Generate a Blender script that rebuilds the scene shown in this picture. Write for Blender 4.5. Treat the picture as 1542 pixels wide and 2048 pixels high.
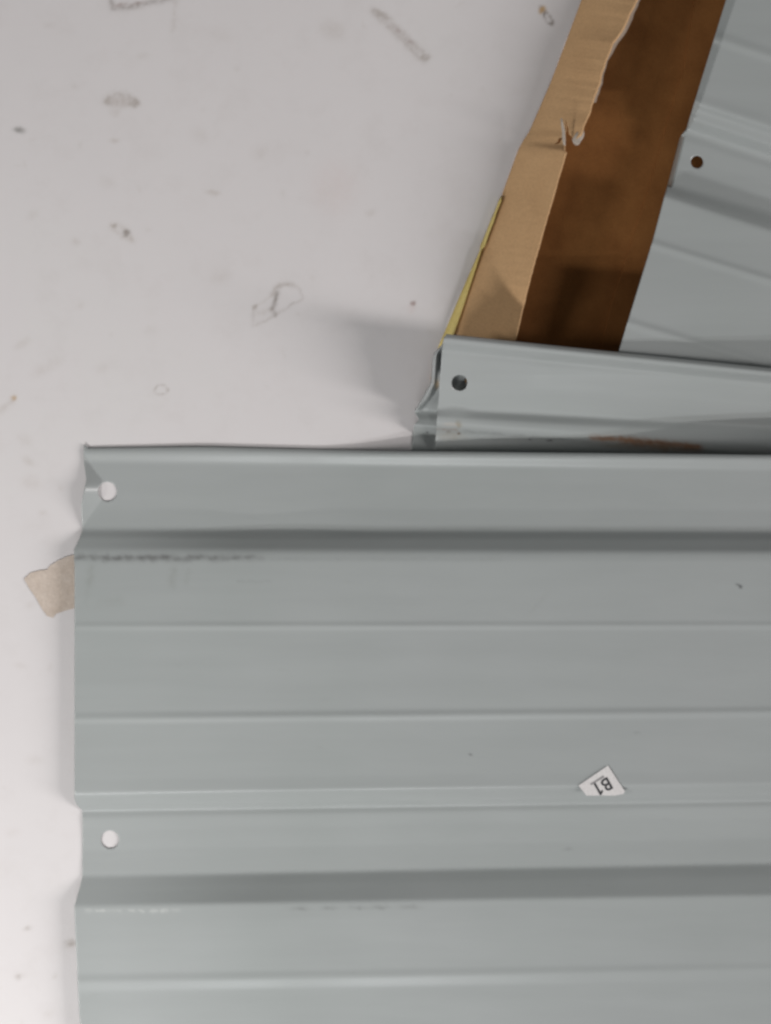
import bpy, bmesh, math, random
import numpy as np
from mathutils import Vector, Matrix, noise

random.seed(4); rng = np.random.default_rng(4)
scene = bpy.context.scene
COL = scene.collection
for o in list(bpy.data.objects):
    bpy.data.objects.remove(o)

# ------------------------------------------------------------------ camera
F = 3000.0                       # focal length in photo pixels (photo is 1542 wide)
CX, CY = 771.0, 1024.0
down = Vector((-260.0, 262.0, -F)).normalized()         # plumb line as seen by the tilted phone
Q = down.rotation_difference(Vector((0, 0, -1)))
RM = Q.to_matrix()
fwd = RM @ Vector((0, 0, -1))
CAM_LOC = Vector((0, 0, 0.01)) - fwd * 0.77
cam_d = bpy.data.cameras.new('camera')
cam = bpy.data.objects.new('camera', cam_d); COL.objects.link(cam)
cam.matrix_world = Matrix.Translation(CAM_LOC) @ RM.to_4x4()
cam_d.sensor_fit = 'HORIZONTAL'; cam_d.sensor_width = 36.0
cam_d.lens = 36.0 * F / 1542.0
cam_d.clip_start = 0.01; cam_d.clip_end = 60.0
cam_d.dof.use_dof = True
cam_d.dof.focus_distance = 0.775
cam_d.dof.aperture_fstop = 9.0
scene.camera = cam

# ------------------------------------------------------------------ light
world = bpy.data.worlds.new('World'); scene.world = world
world.use_nodes = True
bg = world.node_tree.nodes['Background']
bg.inputs[0].default_value = (0.93, 0.97, 1.0, 1.0)
bg.inputs[1].default_value = 0.115

def area(name, loc, target, along, sx, sy, power, color):
    d = bpy.data.lights.new(name, 'AREA'); d.shape = 'RECTANGLE'
    d.size = sx; d.size_y = sy; d.energy = power; d.color = color
    o = bpy.data.objects.new(name, d); COL.objects.link(o)
    z = (Vector(loc) - Vector(target)).normalized()
    x = Vector(along); x = (x - z * x.dot(z)).normalized(); y = z.cross(x)
    o.matrix_world = Matrix.Translation(loc) @ Matrix((x, y, z)).transposed().to_4x4()
    return o
# tube lamp at lower left, then added lights for fold highlights, floor shadow, left fill
area('tube_lamp', (-0.50, -0.50, 0.50), (-0.05, 0, 0), (1, 0, 0), 0.22, 0.035, 3.1, (1.0, 0.985, 0.97))
area('fold_highlight_light', (-0.25, -0.95, 0.75), (0.0, 0, 0), (1, 0, 0), 0.45, 0.025, 2.5, (0.95, 0.975, 1.0))  # added lamp that draws highlights along the folds
area('right_panel_light', (3.0, -0.55, 1.70), (0.0, 0.06, 0), (0, 0, 1), 1.9, 0.5, 86.0, (1.0, 0.96, 0.95))  # unseen tall panel, shaped to soften the floor shadow beside the sheets
area('left_fill_light', (-3.0, -0.1, 1.75), (0.0, 0.06, 0), (1, 0, 0), 0.5, 0.5, 26.0, (1.0, 0.985, 0.965))  # added fill that brightens the box wall and floor from the left

scene.view_settings.view_transform = 'Standard'
scene.view_settings.look = 'None'
scene.view_settings.exposure = 0.0
scene.view_settings.gamma = 1.0
scene.cycles.filter_width = 2.7

# ------------------------------------------------------------------ helpers
RMN = np.array(RM); CL = np.array(CAM_LOC)
def unproj(px, py, zmm):
    """points (m) at height zmm above the floor on the sight lines of photo pixels"""
    px = np.asarray(px, float); py = np.asarray(py, float); z = np.asarray(zmm, float) / 1000.0
    px, py, z = np.broadcast_arrays(px, py, z)
    d = np.stack([(px - CX) / F, -(py - CY) / F, -np.ones_like(px)], -1) @ RMN.T
    t = (z - CL[2]) / d[..., 2]
    return CL + d * t[..., None]
def proj(P):
    c = (np.asarray(P) - CL) @ RMN
    return CX + F * c[..., 0] / -c[..., 2], CY - F * c[..., 1] / -c[..., 2]

def tag(o, label=None, cat=None, group=None, kind=None):
    if label: o['label'] = label
    if cat: o['category'] = cat
    if group: o['group'] = group
    if kind: o['kind'] = kind
    return o

def link_mesh(name, verts, faces, mat, parent=None, smooth=True):
    me = bpy.data.meshes.new(name)
    me.from_pydata([tuple(v) for v in verts], [], [tuple(f) for f in faces])
    me.materials.append(mat)
    if smooth: me.polygons.foreach_set('use_smooth', [True] * len(me.polygons))
    me.update()
    o = bpy.data.objects.new(name, me); COL.objects.link(o)
    if parent: o.parent = parent
    return o

def grid_mesh(name, P, mat, keep=None, stain=None, parent=None):
    """P (n,m,3) -> quad grid, faces where keep; stain (n,m,4) paint/dirt attribute"""
    n, m = P.shape[:2]
    idx = np.arange(n * m).reshape(n, m)
    q = np.stack([idx[:-1, :-1], idx[1:, :-1], idx[1:, 1:], idx[:-1, 1:]], -1).reshape(-1, 4)
    if keep is not None: q = q[keep.reshape(-1)]
    used = np.zeros(n * m, bool); used[q.reshape(-1)] = True
    remap = np.cumsum(used) - 1
    V = P.reshape(-1, 3)[used]; q = remap[q]
    me = bpy.data.meshes.new(name)
    me.vertices.add(len(V)); me.vertices.foreach_set('co', V.astype(np.float32).ravel())
    me.loops.add(q.size); me.loops.foreach_set('vertex_index', q.astype(np.int32).ravel())
    me.polygons.add(len(q))
    me.polygons.foreach_set('loop_start', np.arange(0, q.size, 4, dtype=np.int32))
    me.polygons.foreach_set('use_smooth', np.ones(len(q), bool))
    me.update(calc_edges=True); me.validate()
    if stain is not None:
        a = me.attributes.new('stain', 'FLOAT_COLOR', 'POINT')
        a.data.foreach_set('color', stain.reshape(-1, 4)[used].astype(np.float32).ravel())
    me.materials.append(mat)
    o = bpy.data.objects.new(name, me); COL.objects.link(o)
    if parent: o.parent = parent
    return o

def solidify(o, mm, offset=-1):
    md = o.modifiers.new('thickness', 'SOLIDIFY'); md.thickness = mm / 1000.0; md.offset = offset
    md.use_quality_normals = True
    return o

def lattice(xs, ys, seed):
    """smooth value noise, vectorised"""
    r = np.random.default_rng(seed).random((256, 256))
    xi = np.floor(xs).astype(int); yi = np.floor(ys).astype(int)
    fx = xs - xi; fy = ys - yi
    fx = fx * fx * (3 - 2 * fx); fy = fy * fy * (3 - 2 * fy)
    g = lambda a, b: r[a % 256, b % 256]
    return (g(xi, yi) * (1 - fx) + g(xi + 1, yi) * fx) * (1 - fy) + (g(xi, yi + 1) * (1 - fx) + g(xi + 1, yi + 1) * fx) * fy
def fbm(xs, ys, seed, oct=4):
    s = 0; a = 0.5
    for k in range(oct):
        s = s + a * lattice(xs * 2 ** k, ys * 2 ** k, seed + k); a *= 0.5
    return s

class Stain:
    """accumulates dirt marks (rgb + strength) over points given by photo coordinates"""
    def __init__(s, px, py):
        s.px, s.py = px, py
        s.rgb = np.zeros(px.shape + (3,)); s.a = np.zeros(px.shape)
        s.wx = (fbm(px / 9, py / 9, 11) - 0.5) * 7; s.wy = (fbm(px / 9, py / 9, 17) - 0.5) * 7
        s.mott = fbm(px / 6, py / 6, 31)
    def put(s, m, rgb):
        m = np.clip(m, 0, 1)
        na = m + s.a * (1 - m)
        w = np.where(na > 1e-6, m / np.maximum(na, 1e-6), 0)[..., None]
        s.rgb = s.rgb * (1 - w) + np.array(rgb) * w; s.a = na
    def line(s, pts, width, rgb, strength, soft=2.6, mottle=0.6):
        d = np.full(s.px.shape, 1e9); X = s.px + s.wx; Y = s.py + s.wy
        for (x0, y0), (x1, y1) in zip(pts[:-1], pts[1:]):
            dx, dy = x1 - x0, y1 - y0; L = dx * dx + dy * dy + 1e-9
            t = np.clip(((X - x0) * dx + (Y - y0) * dy) / L, 0, 1)
            d = np.minimum(d, np.hypot(X - x0 - t * dx, Y - y0 - t * dy))
        m = 1 / (1 + np.exp((d - width) / soft)) * strength
        s.put(m * (1 - mottle + mottle * np.clip((s.mott - 0.2) * 2, 0, 1)), rgb)
    def blob(s, x, y, rx, ry, ang, rgb, strength, soft=0.35, mottle=0.5):
        c, n = math.cos(math.radians(ang)), math.sin(math.radians(ang))
        X = s.px + s.wx - x; Y = s.py + s.wy - y
        r = np.hypot((X * c + Y * n) / rx, (-X * n + Y * c) / ry)
        m = 1 / (1 + np.exp((r - 0.8) / (soft * 0.5))) * strength
        s.put(m * (1 - mottle + mottle * np.clip((s.mott - 0.2) * 2, 0, 1)), rgb)
    def ring(s, x, y, rx, ry, ang, rgb, strength, w=0.16):
        c, n = math.cos(math.radians(ang)), math.sin(math.radians(ang))
        X = s.px + s.wx - x; Y = s.py + s.wy - y
        r = np.hypot((X * c + Y * n) / rx, (-X * n + Y * c) / ry)
        s.put(np.exp(-((r - 0.85) / w) ** 2) * strength * np.clip(s.mott * 2 - 0.3, 0, 1), rgb)
    def arr(s):
        return np.concatenate([s.rgb, s.a[..., None]], -1)

# ------------------------------------------------------------------ materials
def mat(name):
    m = bpy.data.materials.new(name); m.use_nodes = True
    nt = m.node_tree; return m, nt, nt.nodes['Principled BSDF']
def N(nt, t, **kw):
    n = nt.nodes.new(t)
    for k, v in kw.items(): setattr(n, k, v)
    return n
def noise_node(nt, scale, detail=4, rough=0.55, stretch=(1, 1, 1)):
    tc = N(nt, 'ShaderNodeTexCoord'); mp = N(nt, 'ShaderNodeMapping')
    mp.inputs['Scale'].default_value = stretch
    n = N(nt, 'ShaderNodeTexNoise'); n.inputs['Scale'].default_value = scale
    n.inputs['Detail'].default_value = detail; n.inputs['Roughness'].default_value = rough
    nt.links.new(tc.outputs['Object'], mp.inputs['Vector']); nt.links.new(mp.outputs[0], n.inputs['Vector'])
    return n
def ramp(nt, src, stops):
    r = N(nt, 'ShaderNodeValToRGB')
    while len(r.color_ramp.elements) < len(stops): r.color_ramp.elements.new(0.5)
    for e, (p, c) in zip(r.color_ramp.elements, stops):
        e.position = p; e.color = (*c, 1)
    nt.links.new(src, r.inputs[0]); return r
def mix(nt, fac, a, b, blend='MIX'):
    m = N(nt, 'ShaderNodeMix', data_type='RGBA', blend_type=blend)
    for sock, v in ((m.inputs[0], fac), (m.inputs[6], a), (m.inputs[7], b)):
        if hasattr(v, 'node'): nt.links.new(v, sock)
        elif isinstance(v, (int, float)): sock.default_value = v
        else: sock.default_value = (*v, 1)
    return m.outputs[2]
def bump(nt, b, src, strength, dist):
    n = N(nt, 'ShaderNodeBump'); n.inputs['Strength'].default_value = strength; n.inputs['Distance'].default_value = dist
    nt.links.new(src, n.inputs['Height']); nt.links.new(n.outputs[0], b.inputs['Normal'])
def stained(nt, base):
    at = N(nt, 'ShaderNodeAttribute'); at.attribute_name = 'stain'
    return mix(nt, at.outputs['Alpha'], base, at.outputs['Color'])

def metal_material():
    m, nt, b = mat('grey_painted_steel')
    n1 = noise_node(nt, 9, 5); c1 = ramp(nt, n1.outputs[0], [(0.3, (0.336, 0.358, 0.350)), (0.7, (0.356, 0.373, 0.369))])
    n2 = noise_node(nt, 60, 4, 0.6, (0.08, 1, 1)); c2 = ramp(nt, n2.outputs[0], [(0.35, (0.95, 0.95, 0.95)), (0.65, (1, 1, 1))])
    c = mix(nt, 1.0, c1.outputs[0], c2.outputs[0], 'MULTIPLY')
    nt.links.new(stained(nt, c), b.inputs['Base Color'])
    b.inputs['Roughness'].default_value = 0.33
    b.inputs['Specular IOR Level'].default_value = 0.5
    n3 = noise_node(nt, 700, 2); bump(nt, b, n3.outputs[0], 0.05, 0.0004)
    return m
def floor_material():
    m, nt, b = mat('white_painted_floor')
    n1 = noise_node(nt, 6, 6, 0.6)
    c1 = ramp(nt, n1.outputs[0], [(0.3, (0.64, 0.612, 0.610)), (0.55, (0.655, 0.627, 0.624)), (0.75, (0.65, 0.632, 0.622))])
    n2 = noise_node(nt, 45, 6, 0.65)
    c2 = ramp(nt, n2.outputs[0], [(0.25, (0.96, 0.955, 0.95)), (0.5, (1, 1, 1))])
    c = mix(nt, 1.0, c1.outputs[0], c2.outputs[0], 'MULTIPLY')
    nt.links.new(stained(nt, c), b.inputs['Base Color'])
    b.inputs['Roughness'].default_value = 0.6
    b.inputs['Specular IOR Level'].default_value = 0.3
    n3 = noise_node(nt, 160, 6, 0.6); bump(nt, b, n3.outputs[0], 0.12, 0.0006)
    return m
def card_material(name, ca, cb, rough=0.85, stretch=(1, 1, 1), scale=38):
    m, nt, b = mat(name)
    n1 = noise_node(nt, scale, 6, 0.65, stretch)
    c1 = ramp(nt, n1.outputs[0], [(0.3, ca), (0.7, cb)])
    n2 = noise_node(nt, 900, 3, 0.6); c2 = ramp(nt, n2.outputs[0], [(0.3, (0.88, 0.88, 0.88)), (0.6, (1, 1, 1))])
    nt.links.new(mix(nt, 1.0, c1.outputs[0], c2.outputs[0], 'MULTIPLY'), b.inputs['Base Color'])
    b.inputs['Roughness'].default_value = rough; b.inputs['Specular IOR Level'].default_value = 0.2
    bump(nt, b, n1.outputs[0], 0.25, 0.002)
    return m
M_METAL = metal_material()
M_FLOOR = floor_material()
M_CARD = card_material('brown_corrugated_card', (0.53, 0.325, 0.165), (0.58, 0.365, 0.19))
M_CARD_IN = card_material('brown_card_shaded', (0.20, 0.078, 0.021), (0.29, 0.124, 0.037))  # same card inside the box, its shade and warm bounce put into the colour
M_PAPER = card_material('torn_paper_fibre', (0.36, 0.31, 0.255), (0.5, 0.44, 0.38))
M_CHIP = card_material('beige_chip', (0.50, 0.415, 0.345), (0.62, 0.535, 0.465), scale=130)
M_TAPE = card_material('yellow_tape', (0.66, 0.50, 0.14), (0.74, 0.60, 0.24), 0.5)
M_LABEL = card_material('white_label_paper', (0.66, 0.63, 0.62), (0.70, 0.68, 0.665), 0.6)
M_INK, _nt, _b = mat('black_print'); _b.inputs['Base Color'].default_value = (0.03, 0.03, 0.033, 1); _b.inputs['Roughness'].default_value = 0.6
M_GREY_INK, _nt, _b = mat('grey_print'); _b.inputs['Base Color'].default_value = (0.27, 0.26, 0.26, 1); _b.inputs['Roughness'].default_value = 0.6

# ------------------------------------------------------------------ floor
fine = lambda a, b, st: np.arange(a, b, st)
gx = np.concatenate([[-4, -2, -1, -0.5, -0.32], fine(-0.26, 0.16, 0.0009), [0.2, 0.3, 0.5, 1, 2, 4]])
gy = np.concatenate([[-4, -2, -1, -0.5, -0.36], fine(-0.30, 0.33, 0.0009), [0.4, 0.5, 1, 2, 4]])
GX, GY = np.meshgrid(gx, gy)
FP = np.stack([GX, GY, np.zeros_like(GX)], -1)
fpx, fpy = proj(FP)
S = Stain(fpx, fpy)
G1 = (0.15, 0.12, 0.095); G2 = (0.28, 0.235, 0.195); G3 = (0.42, 0.37, 0.325); DK = (0.06, 0.05, 0.045); OR = (0.42, 0.24, 0.06); PK = (0.60, 0.50, 0.48)
S.line([(222, -10), (226, 18), (262, 13), (318, 2), (352, -6)], 3, G1, 0.75); S.blob(240, 10, 14, 5, -10, (0.25, 0.17, 0.15), 0.5); S.blob(275, 6, 18, 4, -12, (0.25, 0.17, 0.15), 0.5)
S.line([(350, -5), (350, 12), (346, 60)], 2, G3, 0.4)
S.blob(241, 203, 36, 15, 3, (0.40, 0.345, 0.31), 0.55); S.blob(216, 206, 11, 6, 0, G2, 0.6); S.blob(268, 207, 13, 8, 15, G2, 0.6); S.line([(212, 200), (232, 187), (255, 189), (272, 205)], 2.5, G2, 0.5)
S.blob(230, 225, 12, 10, 0, G3, 0.25); S.blob(229, 281, 11, 6, 0, G3, 0.4)
S.blob(38, 260, 14, 7, 8, (0.2, 0.195, 0.18), 0.85)
S.line([(224, 450), (236, 449), (250, 460), (262, 478)], 2, G3, 0.6); S.blob(228, 452, 6, 5, 0, G2, 0.6); S.blob(252, 466, 9, 8, 30, G1, 0.85); S.line([(224, 455), (246, 472), (266, 480)], 2, G3, 0.5)
S.line([(748, 18), (782, 42), (812, 78), (858, 112)], 2.2, G2, 0.5); S.line([(746, 24), (775, 52), (820, 98), (846, 122)], 3, G2, 0.5); S.blob(762, 28, 18, 7, 32, G2, 0.55); S.blob(850, 114, 9, 8, 0, G2, 0.65)
S.blob(805, 70, 60, 9, 43, (0.47, 0.43, 0.41), 0.5); S.blob(796, 62, 7, 4, 40, (0.3, 0.22, 0.21), 0.5); S.blob(822, 84, 8, 4, 40, (0.3, 0.22, 0.21), 0.4)
S.ring(1096, 36, 16, 7, 55, G1, 0.8, 0.28); S.blob(1084, 19, 8, 9, 40, OR, 0.9, 0.25, 0.2); S.blob(1080, 12, 4, 4, 0, G1, 0.5)
S.line([(508, 612), (506, 650), (520, 646), (552, 630), (606, 596), (600, 578), (584, 568)], 1.2, G2, 0.45, 1.5); S.line([(545, 588), (552, 574), (566, 568), (584, 570)], 2.6, G2, 0.7, 2)
S.line([(554, 586), (550, 604), (543, 618), (549, 628)], 3.2, G1, 0.9, 1.8); S.line([(510, 614), (528, 602), (548, 586)], 1.0, G3, 0.5, 1.5); S.blob(510, 615, 5, 6, 0, G2, 0.7); S.blob(584, 607, 7, 3, -30, G2, 0.5); S.line([(518, 626), (540, 620)], 2, G3, 0.5)
S.blob(825, 608, 7, 6, 0, (0.24, 0.14, 0.12), 0.85); S.blob(822, 618, 9, 9, 0, PK, 0.4)
S.ring(322, 780, 15, 12, 0, G2, 0.5)
S.line([(-40, 862), (0, 822), (26, 800)], 3, G3, 0.6); S.blob(27, 797, 6, 6, 0, OR, 0.7)
S.blob(670, 375, 55, 60, 0, (0.62, 0.545, 0.53), 0.45); S.blob(425, 386, 16, 6, 8, G3, 0.5); S.blob(665, 60, 30, 22, 20, G3, 0.28)
for (x, y, r, a) in [(45, 686, 16, .35), (82, 742, 18, .22), (285, 112, 14, .2), (152, 483, 10, .35), (160, 612, 9, .2), (440, 555, 22, .2), (110, 725, 22, .18), (57, 922, 14, .35), (62, 965, 20, .25), (205, 735, 14, .2),
                     (95, 50, 12, .2), (400, 270, 20, .2), (520, 308, 14, .22), (440, 70, 24, .15), (740, 425, 10, .35), (65, 430, 14, .2), (215, 365, 16, .22), (300, 660, 14, .15), (85, 1025, 7, .4), (50, 880, 16, .25),
                     (142, 1886, 11, .75), (38, 1952, 9, .5), (55, 1856, 8, .5), (110, 1952, 7, .3), (40, 1330, 14, .2), (70, 1520, 18, .18), (25, 1665, 14, .18), (96, 2030, 12, .2), (60, 1210, 12, .2)]:
    S.blob(x, y, r, r * random.uniform(.45, .8), random.uniform(-40, 40), G3 if a < .5 else G2, a, 0.6)
for k in range(90):
    S.blob(random.uniform(-20, 1000), random.uniform(-20, 2060), random.uniform(3, 10), random.uniform(2, 5), random.uniform(0, 180), G3, random.uniform(.05, .25), 0.8)
floor = grid_mesh('floor', FP, M_FLOOR, stain=S.arr()); tag(floor, kind='structure')

# ------------------------------------------------------------------ sheet builder
def smooth(a, sig):
    if sig <= 0: return a
    r = int(sig * 3) + 1; k = np.exp(-0.5 * (np.arange(-r, r + 1) / sig) ** 2); k /= k.sum()
    return np.convolve(np.pad(a, r, 'edge'), k, 'valid')

class Sheet:
    """steel sheet: knots = (left edge x, left edge y, slope of the fold line, height in the profile)"""
    def __init__(s, knots, cols, step=3.0, sig=1.6, lift=None, bend=None, yoff=None, taper=1.0):
        K = np.array(knots, float)
        t = np.concatenate([[0], np.cumsum(np.abs(np.diff(K[:, 1])))])
        tt = np.arange(0, t[-1] + 1e-6, step)
        f = lambda c: np.interp(tt, t, K[:, c])
        s.z = smooth(f(3), sig); xl = smooth(f(0), 0.8); yl = f(1); sl = smooth(f(2), 3)
        c = np.asarray(cols, float)
        s.X = xl[:, None] + c[None, :]
        s.Y = yl[:, None] + sl[:, None] * c[None, :]
        s.T = np.repeat(tt[:, None], len(c), 1); s.C = np.repeat(c[None, :], len(tt), 0)
        if yoff is not None: s.Y = s.Y + yoff(s.X, s.T)
        s.Z = np.repeat(s.z[:, None], len(c), 1) * (taper + (1 - taper) * (lambda q_: q_ * q_ * (3 - 2 * q_))(np.clip(c / 420, 0, 1)))[None]
        if bend is not None: s.Z = s.Z + bend(s.X, s.Y)
        s.Z = s.Z + (fbm(s.X / 260, s.Y / 260, 71, 2) - 0.2) * 1.2       # slight oil-canning of thin steel
        if lift is not None: s.Z = s.Z + lift(s.X, s.Y, s.T, s.C)
        s.Z = np.maximum(s.Z, 0.42)
        s.keep = np.ones((len(tt) - 1, len(c) - 1), bool)
    def hole(s, cx, cy, r):
        d = np.hypot(s.X - cx, s.Y - cy)
        fx = (s.X[:-1, :-1] + s.X[1:, 1:]) / 2; fy = (s.Y[:-1, :-1] + s.Y[1:, 1:]) / 2
        inside = np.hypot(fx - cx, fy - cy) < r
        s.keep &= ~inside
        # rim vertices (on both a kept and a removed face) are pulled onto the circle
        touch_in = np.zeros(s.X.shape, bool); touch_out = np.zeros(s.X.shape, bool)
        for a in (0, 1):
            for b in (0, 1):
                n, m = inside.shape
                touch_in[a:n + a, b:m + b] |= inside; touch_out[a:n + a, b:m + b] |= ~inside
        rim = touch_in & touch_out & (d > 0.1)
        s.X[rim] = cx + (s.X[rim] - cx) / d[rim] * r; s.Y[rim] = cy + (s.Y[rim] - cy) / d[rim] * r
    def zat(s, px, py):
        i = np.argmin((s.X - px) ** 2 + (s.Y - py) ** 2)
        return s.Z.ravel()[i]
    def build(s, name, stain=None, thick=0.3, parent=None):
        P = unproj(s.X, s.Y, s.Z)
        st = stain.arr() if stain else np.zeros(s.X.shape + (4,))
        o = grid_mesh(name, P, M_METAL, s.keep, st, parent)
        return solidify(o, thick)

def sub(knots, a, b): return knots
# ---- front sheet: lies on the floor at its left end, its far end carried by the sheets beneath
yl1 = [(168, 895, .0105, 1.0), (168, 899, .0105, 3.0), (167, 906, .011, 2.9), (168, 924, .011, .5), (173, 960, .008, .35), (163, 1008, .004, .3), (163, 1017, .002, .3),
       (165, 1054, .003, 1.3), (165, 1060, .003, 1.8), (160, 1075, .003, 6.0), (148, 1098, .003, 10.8), (148, 1106, .001, 11.7), (148, 1121, .0, 12.3), (149, 1128, .0, 12.3),
       (149, 1245, -.001, 12.35), (149, 1252, -.001, 13.05), (149, 1260, -.001, 12.4), (149, 1330, -.004, 12.2), (149, 1426, -.009, 12.1), (149, 1437, -.009, 13.15), (149, 1447, -.009, 12.4),
       (149, 1560, -.013, 12.3), (149, 1588, -.014, 12.8), (149, 1597, -.014, 10.4), (150, 1603, -.014, 7.4), (156, 1613, -.014, 4.9), (165, 1620, -.015, .3), (165, 1634, -.016, 1.5),
       (165, 1660, -.016, 1.0), (165, 1700, -.017, .8), (165, 1753, -.019, 1.9), (160, 1775, -.018, 6.0), (149, 1812, -.015, 12.4), (149, 1824, -.014, 12.4),
       (152, 1900, -.016, 12.4), (155, 1950, -.018, 12.5), (155, 1963, -.018, 13.2), (156, 1984, -.018, 12.3), (160, 2048, -.02, 12.2), (165, 2260, -.02, 12.2)]
cols1 = np.concatenate([np.arange(0, 110, 2.0), np.arange(110, 420, 4.0), np.arange(420, 2200, 6.0)])
def lift1(X, Y, T, C):
    v = np.clip((Y - 890) / 1400, 0, 1)
    u = np.clip((X - 620) / 240, 0, 4.6)
    l = 8.5 * np.where(u < .5, u * u, u - .25) / .75
    return l * (1 - .45 * v)
def bend1(X, Y):
    # crumpled end of the first channel: the corner past a crooked fold is turned up
    by = np.arange(895, 1060, 1.0); bx = smooth(np.interp(by, [895, 912, 978, 1052, 1060], [160, 168, 218, 166, 160]), 8)
    edge = np.interp(Y, by, bx)
    d = np.where((Y > 900) & (Y < 1056), np.clip(edge - X, 0, None), 0)
    return d * .13
def yoff1(X, T):
    e = np.interp(X, [150, 172, 395, 430, 771, 1100, 1542, 1900], [0, .5, -5, -5, 0, 0, 0, 0])
    tip = np.where(X < 176, -(176 - X) * 1.0, 0)
    return e * np.exp(-T / 12.0) + tip * np.exp(-T / 3.0)
sh1 = Sheet(yl1, cols1, 2.5, 1.3, lift1, bend1, yoff=yoff1, taper=.55)
sh1.hole(215, 983, 19.0); sh1.hole(220, 1679, 18.0)
st = Stain(sh1.X, sh1.Y)
DIRT = (0.085, 0.083, 0.08)
seam = lambda x: 1117 + (x - 150) * .001
xs = np.arange(150, 520, 24)
for i, x in enumerate(xs):
    a = np.interp(x, [150, 300, 430, 520], [.62, .6, .45, .15])
    st.line([(x - 14, seam(x) + random.uniform(-3, 1)), (x + 14, seam(x) + random.uniform(-3, 1))], random.uniform(2.5, 5), DIRT, a * random.uniform(.75, 1), 2.6, .25)
for x in (240, 295, 330, 392, 430, 470, 500): st.blob(x, 1114, 11, 4, -8, DIRT, .4, .7, .3)
st.line([(520, 1118), (700, 1118), (1000, 1119)], 1.5, DIRT, .16, 2, .9)
for x, y0, y1, a in ((182, 1135, 1165, .28), (348, 1138, 1170, .3), (376, 1140, 1165, .14), (176, 1165, 1205, .10)): st.line([(x, y0), (x - 4, y1)], 4, (0.16, 0.165, 0.13), a, 3, .5)
st.line([(200, 1203), (240, 1202)], 6, (0.16, .165, .14), .15, 4); st.line([(475, 1163), (540, 1163)], 1, DIRT, .2, 1.2)
for x in np.arange(170, 360, 22): st.line([(x, 1821), (x + random.uniform(4, 16), 1821)], 1.8, (.62, .63, .6), random.uniform(.2, .8), 1.2, .5)
for x in (600, 660, 715, 760, 820): st.blob(x, 1819 - (x - 150) * .014 + 4, 18, 4, 0, DIRT, .35, .6)
st.blob(1478, 1172, 6, 3.5, 40, (.02, .02, .02), .95, .3, .1); st.blob(939, 1509, 3, 2.5, 0, DIRT, .7, .4, 0); st.blob(1275, 1465, 5, 3, 0, DIRT, .2); st.blob(1135, 1697, 10, 4, -10, DIRT, .25)
st.line([(1060, 1225), (1095, 1185)], 1, (.25, .26, .25), .3, 1.5, .3)
for k in range(40): st.blob(random.uniform(160, 1540), random.uniform(930, 2040), random.uniform(2, 14), random.uniform(1, 3), random.uniform(-15, 15), (0.2, .205, .195), random.uniform(.03, .14), .8)
front = sh1.build('metal_sheet', st)
tag(front, 'large grey ribbed metal sheet in front with a small white B1 sticker', 'metal sheet', 'grey ribbed metal sheets')

# ---- upper sheet on the box, and the one it lies on
def knots2(dx, dy, dz, left):
    base = [(668, .104, 29.), (674, .104, 32.), (684, .104, 31.4), (690, .103, 28.6), (700, .10, 23.5), (712, .096, 23), (760, .082, 18.5), (815, .055, 11.5), (820, .053, 11.8), (834, .056, 15.0),
            (846, .066, 15.6), (857, .080, 12.6), (861, .082, 9.8), (872, .075, 6.8), (905, .06, 2.4), (960, .05, 1.6), (1060, .04, 1.4)]
    return [(np.interp(y, [p[0] for p in left], [p[1] for p in left]) + dx, y + dy, s, max(z + dz, .8)) for y, s, z in base]
left2 = [(668, 893), (676, 888), (700, 884), (760, 880), (820, 875), (860, 872), (905, 869), (1060, 866)]
cols2 = np.concatenate([np.arange(0, 110, 2.0), np.arange(110, 1300, 6.0)])
def yoff2(X, T):
    return np.where((T > 125) & (T < 170), 1, 0) * -6 * np.exp(-((X - 912) / 26.) ** 2) * np.exp(-((T - 147) / 12.) ** 2)
RISE = lambda Y, C: np.clip(1 - C / 190, 0, 1) ** 1.6 * 8 * np.clip((870 - Y) / 90, 0, 1)
lift2 = lambda X, Y, T, C: np.clip(C, 0, 700) / 660 * 15 * np.clip((940 - Y) / 190, .4, 1) + RISE(Y, C)
sh2 = Sheet(knots2(0, 0, 0, left2), cols2, 2.0, 1.5, lift2, None, yoff=yoff2)
sh2.hole(919, 766, 16.0)
st = Stain(sh2.X, sh2.Y)
RU = (0.21, 0.085, 0.022); RD = (0.09, 0.05, 0.025)
st.line([(1185, 876), (1250, 879), (1320, 885), (1395, 893)], 4, RU, 1.0, 2.0, .3); st.line([(1245, 885), (1330, 893), (1400, 897)], 5, RU, .9, 3, .5)
st.blob(1240, 892, 45, 6, 3, (.24, .19, .13), .5); st.blob(1330, 898, 40, 7, 4, (.26, .19, .12), .55); st.line([(1270, 880), (1340, 888)], 1.5, RD, .8, 1.2)
st.blob(903, 849, 22, 4, 0, (.42, .38, .34), .6); st.blob(918, 848, 9, 7, 90, (.24, .2, .13), .6); st.blob(918, 866, 4, 3, 0, RD, .9, .3, 0); st.blob(898, 864, 5, 5, 0, RD, .5); st.line([(872, 857), (915, 859)], 1.2, RU, .5, 1)
st.line([(930, 862), (1180, 884)], 1.2, DIRT, .4, 1.2, .9); st.blob(900, 872, 30, 10, 0, (.28, .22, .15), .3)
for x, y in ((985, 870), (1045, 872), (1095, 881), (1102, 881), (1060, 880)): st.blob(x, y, 2.5, 2, 0, (.03, .03, .03), .9, .3, 0)
upper = sh2.build('metal_sheet', st)
tag(upper, 'grey metal sheet across the cardboard box with a rust streak along its lower fold', 'metal sheet', 'grey ribbed metal sheets')

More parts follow.
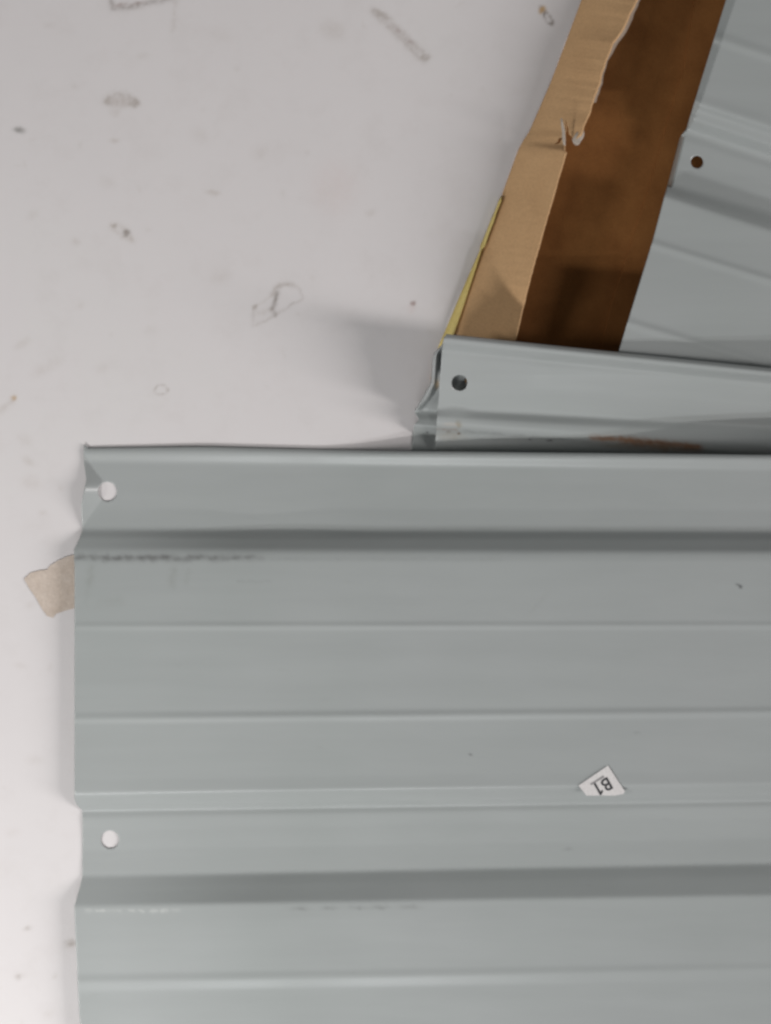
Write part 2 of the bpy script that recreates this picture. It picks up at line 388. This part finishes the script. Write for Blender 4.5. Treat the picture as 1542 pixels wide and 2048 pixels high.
left4 = [(668, 888), (684, 884), (700, 868), (718, 863), (740, 864), (766, 861), (790, 848), (814, 830), (820, 829), (824, 836), (834, 838), (843, 828), (860, 826), (905, 822), (1060, 818)]
def lift4(X, Y, T, C):
    w = np.clip((Y - 684) / 22, 0, 1) * np.clip((822 - Y) / 22, 0, 1)
    wid = np.interp(Y, [690, 720, 760, 790, 815], [12, 19, 18, 20, 14])
    return w * 11 * np.clip(np.minimum(C / 4, (wid - C) / (wid - 4)), 0, 1) + np.clip(C, 0, 700) / 660 * 15 * np.clip((940 - Y) / 190, .4, 1) + RISE(Y, np.maximum(C - 25, 0)) - np.clip(1 - C / 60, 0, 1) * 3
sh4 = Sheet(knots2(0, 5, -8.0, left4), cols2, 2.0, 1.2, lift4)
sh4.hole(945, 762, 15.0)
st = Stain(sh4.X, sh4.Y); st.blob(873, 768, 5, 9, 0, (.5, .33, .14), .8, .4, .2); st.blob(856, 864, 2.5, 2.5, 0, (.03, .03, .03), .9, .3, 0)
lower = sh4.build('metal_sheet', st)
tag(lower, 'grey metal sheet underneath, only its crumpled left end peeking out beside the floor', 'metal sheet', 'grey ribbed metal sheets')

# ---- sheet lying in the box
e3 = lambda y: np.interp(y, [-260, 0, 262, 272, 385, 396, 480, 700, 900], [1532, 1452, 1371, 1360, 1331, 1328, 1306, 1238, 1178])
rows3 = [(-260, .33, 24), (60, .33, 24), (76, .33, 24.9), (86, .33, 24), (185, .33, 24), (205, .33, 24.6), (214, .33, 22), (224, .33, 20.5), (236, .33, 20), (258, .33, 12.5), (266, .33, 12.2), (275, .33, 13.0),
         (310, .31, 13), (368, .27, 14), (372, .28, 15), (386, .32, 22.5), (392, .33, 23.6), (478, .31, 23.8), (487, .31, 24.9), (496, .31, 23.8), (635, .30, 23.5), (645, .3, 24.6), (655, .30, 23.6), (780, .30, 23), (900, .3, 23)]
cols3 = np.concatenate([np.arange(0, 110, 2.0), np.arange(110, 900, 6.0)])
def bend3(X, Y):
    # thin turned-down strip along the end, deeper by the hole to shut out light
    d = X - np.interp(Y, [-300, 0, 240, 262, 900], [1544, 1452, 1378, 1371, 1178])
    w = np.interp(Y, [-200, 0, 230, 262], [24, 19, 12, 1])
    d2 = X - e3(Y)
    return np.where(Y < 262, -np.clip(1 - d / w, 0, 1) * 2.2, 0) - np.where((Y > 272) & (Y < 372), np.clip(1 - d2 / 9, 0, 1) * 12, 0)
sh3 = Sheet([(e3(y), y, s, z) for y, s, z in rows3], cols3, 2.5, 1.6, None, bend3)
sh3.Z += 10
sh3.keep &= (sh3.Y < 714 + .105 * (sh3.X - 1180))[:-1, :-1]
sh3.hole(1394, 324, 12.5)
third = sh3.build('metal_sheet', Stain(sh3.X, sh3.Y))
tag(third, 'grey metal sheet lying inside the cardboard box, slanting, with one dark round hole', 'metal sheet', 'grey ribbed metal sheets')

# ------------------------------------------------------------------ sticker on the front sheet
def in_poly(x, y, poly):
    c = False; n = len(poly)
    for i in range(n):
        (x0, y0), (x1, y1) = poly[i], poly[i - 1]
        if (y0 > y) != (y1 > y) and x < (x1 - x0) * (y - y0) / (y1 - y0) + x0: c = not c
    return c
def patch(poly, zf, name, m, parent=None, thick=.12, step=4, lift=.25):
    """thin sheet with outline poly (photo coordinates) following the surface zf"""
    bm = bmesh.new()
    P = []
    for (x0, y0), (x1, y1) in zip(poly, poly[1:] + poly[:1]):
        n = max(1, int(math.hypot(x1 - x0, y1 - y0) / step))
        P += [(x0 + (x1 - x0) * k / n, y0 + (y1 - y0) * k / n) for k in range(n)]
    vs = [bm.verts.new((x, y, 0)) for x, y in P]
    bm.faces.new(vs)
    for k in range(3):
        bmesh.ops.triangulate(bm, faces=bm.faces[:])
        long = [e for e in bm.edges if e.calc_length() > step * 2.2]
        if not long: break
        bmesh.ops.subdivide_edges(bm, edges=long, cuts=1)
    bmesh.ops.triangulate(bm, faces=bm.faces[:])
    for v in bm.verts:
        p = unproj(v.co.x, v.co.y, zf(v.co.x, v.co.y) + lift); v.co = Vector(p)
    bmesh.ops.recalc_face_normals(bm, faces=bm.faces[:])
    bm.normal_update()
    if sum(f.normal.z for f in bm.faces) < 0: bmesh.ops.reverse_faces(bm, faces=bm.faces[:])
    me = bpy.data.meshes.new(name); bm.to_mesh(me); bm.free(); me.materials.append(m)
    o = bpy.data.objects.new(name, me); COL.objects.link(o)
    if parent: o.parent = parent
    return solidify(o, thick, 1)
_a, _b2, _c2 = sh1.zat(1150, 1562), sh1.zat(1260, 1562), sh1.zat(1205, 1522)
def z_sticker(x, y):
    return _a + (_b2 - _a) * (x - 1150) / 110 + ((_a + _b2) / 2 - _c2) * (y - 1562) / 40
sticker = patch([(1157, 1571), (1216, 1531), (1250, 1583), (1246, 1588), (1230, 1591), (1173, 1591)], z_sticker, 'sticker', M_LABEL, front, .12, 5, .3)
sticker['label'] = 'white paper sticker printed B1'
def letter(ch, cx, cy, size, rot, name, m, parent):
    cu = bpy.data.curves.new('t', 'FONT'); cu.body = ch; cu.size = 1; cu.resolution_u = 4; cu.offset = .012
    to = bpy.data.objects.new('t', cu); COL.objects.link(to)
    dg = bpy.context.evaluated_depsgraph_get(); me0 = bpy.data.meshes.new_from_object(to.evaluated_get(dg))
    bpy.data.objects.remove(to); bpy.data.curves.remove(cu)
    ux = sum(v.co.x for v in me0.vertices) / len(me0.vertices)
    c, s = math.cos(rot), math.sin(rot); V = []
    for v in me0.vertices:
        x, y = (v.co.x - ux) * size * .92, (v.co.y - .35) * size
        X = c * x - s * y; Y = s * x + c * y
        px, py = cx + X, cy - Y
        V.append(unproj(px, py, z_sticker(px, py) + .55))
    for v, p in zip(me0.vertices, V): v.co = Vector(p)
    me0.name = name; me0.materials.clear(); me0.materials.append(m)
    o = bpy.data.objects.new(name, me0); COL.objects.link(o); o.parent = parent
    return o
ROT = math.radians(180 + 29)
letter('B', 1211.5, 1570.5, 37, ROT, 'letter', M_INK, sticker)
ONE = [(-.055, -.35), (.055, -.35), (.055, .37), (-.035, .37), (-.19, .25), (-.19, .14), (-.055, .235)]
c_, s_ = math.cos(ROT), math.sin(ROT); V1 = []
for u, v in ONE:
    px, py = 1195.5 + 37 * (c_ * u - s_ * v), 1578 - 37 * (s_ * u + c_ * v)
    V1.append(unproj(px, py, z_sticker(px, py) + .55))
digit = link_mesh('digit', V1, [[0, 1, 2, 3, 6], [3, 4, 5, 6]], M_INK, sticker, False)
patch([(1180, 1567.5), (1206, 1551), (1209, 1554), (1183, 1570.5)], z_sticker, 'printed_line', M_GREY_INK, sticker, .05, 5, .45)

# ------------------------------------------------------------------ cardboard box
box = bpy.data.objects.new('cardboard_box', None); COL.objects.link(box)
box.location = Vector(unproj(1200, 400, 0)); box.empty_display_size = .02
tag(box, 'open brown cardboard box with a torn leaning side wall, holding a metal sheet', 'box')
def child(o):
    o.parent = box; o.matrix_parent_inverse = Matrix.Translation(-box.location); return o
wl = [(-320, 1285), (-100, 1201), (0, 1163), (165, 1101), (262, 1059), (280, 1047), (300, 1036), (400, 1000), (665, 897), (760, 860)]
wr = [(-320, 1402), (-100, 1318), (0, 1266), (40, 1248), (75, 1225), (110, 1210), (150, 1198), (190, 1186), (235, 1169), (256, 1162), (268, 1152), (282, 1146), (290, 1132), (300, 1129), (400, 1100), (540, 1060), (680, 1027), (760, 1002)]
wy = np.arange(-320, 760, 2.5)
L = smooth(np.interp(wy, [p[0] for p in wl], [p[1] for p in wl]), 1.0); Rr = smooth(np.interp(wy, [p[0] for p in wr], [p[1] for p in wr]), .8)
Rr = Rr + (fbm(wy / 14, wy * 0, 5) - .45) * np.where(wy < 250, 5, 2)
q = np.linspace(0, 1, 56)
WX = L[:, None] + (Rr - L)[:, None] * q[None]
WY = wy[:, None] + np.zeros_like(WX) + (WX - L[:, None]) * .12
top = np.interp(wy, [-320, 250, 560, 640, 700, 760], [26, 26, 24, 20, 14, 6])
WZ = 1.2 + (top - 1.2)[:, None] * (q[None] ** .9) + np.exp(-((WY - 285) / 10.) ** 2) * np.clip(q[None] - .1, 0, 1) * -1.6 + (fbm(WX / 70, WY / 90, 55, 3) - .45) * 1.0
NOTCH = [(1132, 236), (1137, 262), (1144, 272), (1152, 284), (1150, 304), (1129, 302), (1128, 272), (1130, 255)]
notch = np.array([[in_poly(WX[a, b], WY[a, b], NOTCH) for b in range(WX.shape[1] - 1)] for a in range(WX.shape[0] - 1)])
wall = grid_mesh('side_wall', unproj(WX, WY, WZ), M_CARD, ~notch); child(wall); solidify(wall, 1.2)
# torn outer liner curling along the top edge
ly = np.arange(-200, 196, 3.0); Lr = np.interp(ly, wy, Rr)
gap = np.interp(ly, [-200, -60, 20, 70, 110, 160, 200, 262], [2, 3, 8, 10, 3, 5, 6, 1]); q2 = np.linspace(0, 1, 5)
LX = (Lr - 3)[:, None] + (gap + 5)[:, None] * q2[None]; LY = ly[:, None] + 13 + LX * 0 + (fbm(LX / 8, ly[:, None] / 8, 9) - .5) * 3
LZ = (np.interp(ly, wy, top) - 1.5)[:, None] - q2[None] * 5
M_LINER = card_material('grey_brown_liner', (0.25, 0.19, 0.145), (0.36, 0.29, 0.23))
liner = grid_mesh('torn_liner', unproj(LX, LY, LZ), M_LINER); child(liner); solidify(liner, .5)
def flake(pts, name, m, h, curl):
    """small torn curl of paper: strip of (x, y) pairs"""
    A = np.array(pts, float); n = len(A); q3 = np.linspace(0, 1, 7)
    X = A[:, None, 0] + (A[:, None, 2] - A[:, None, 0]) * q3; Y = A[:, None, 1] + (A[:, None, 3] - A[:, None, 1]) * q3
    Z = h + np.sin(q3 * math.pi)[None] * curl + np.linspace(0, curl, n)[:, None]
    o = grid_mesh(name, unproj(X, Y, Z), m); child(o); return solidify(o, .5)
flake([(1150, 268, 1156, 262), (1146, 275, 1163, 259), (1144, 280, 1168, 262), (1147, 287, 1169, 268), (1152, 291, 1167, 275), (1157, 290, 1161, 284)], 'torn_flake', M_PAPER, 23.5, 1.2)
flake([(1121, 238, 1124, 236), (1122, 250, 1127, 248), (1124, 264, 1130, 262), (1124, 276, 1131, 277), (1126, 289, 1131, 291)], 'torn_flake', M_PAPER, 25, .8)
flake([(1110, 289, 1113, 286), (1115, 288, 1119, 283), (1119, 278, 1123, 275)], 'torn_flake', M_CARD_IN, 24, .4)
# bottom and its overlapping flap
def slab(name, poly, z, m, thick):
    vs = [unproj(x, y, z) for x, y in poly]
    o = link_mesh(name, vs, [list(range(len(vs)))], m, None, False); child(o)
    me = o.data
    if me.polygons[0].normal.z < 0: me.flip_normals()
    return solidify(o, thick)
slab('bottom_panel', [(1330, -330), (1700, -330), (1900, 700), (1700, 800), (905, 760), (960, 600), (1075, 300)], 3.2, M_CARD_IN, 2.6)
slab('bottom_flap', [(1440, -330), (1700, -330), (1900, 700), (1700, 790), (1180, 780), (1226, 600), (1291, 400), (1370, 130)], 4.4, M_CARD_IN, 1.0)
# yellow tape on the foot of the wall
ty = np.array([392, 402, 425, 440, 470, 492, 500, 540, 600, 668, 700.]); tw = np.array([1, 5, 4, 6, 6, 8, 3, 7, 12, 16, 18.])
tl = np.interp(ty, wy, L)
TX = np.stack([tl - tw * .55 + 1, tl + tw * .3, tl + tw * .75], 1); TZ = np.stack([np.full(len(ty), .5), np.full(len(ty), 2.4), np.full(len(ty), 4.5)], 1)
TY = np.repeat(ty[:, None], 3, 1)
tape = grid_mesh('tape', unproj(TX, TY, TZ + .5), M_TAPE); child(tape); solidify(tape, .25, 1)

# ------------------------------------------------------------------ chipped floor paint, modelled as a thin raised patch
poly = [(48, 1158), (60, 1146), (78, 1141), (94, 1139), (100, 1131), (118, 1120), (134, 1113), (165, 1105), (190, 1150), (182, 1205), (150, 1216), (128, 1222), (112, 1228), (106, 1236), (94, 1232), (84, 1218), (72, 1196), (58, 1176)]
scrap = patch(poly, lambda x, y: .15 + .25 * fbm(np.array(x / 20.), np.array(y / 20.), 3), 'chipped_paint', M_CHIP, None, .06, 6, .1)
tag(scrap, 'beige patch of chipped paint in the white floor, half under the front sheet', 'floor patch')
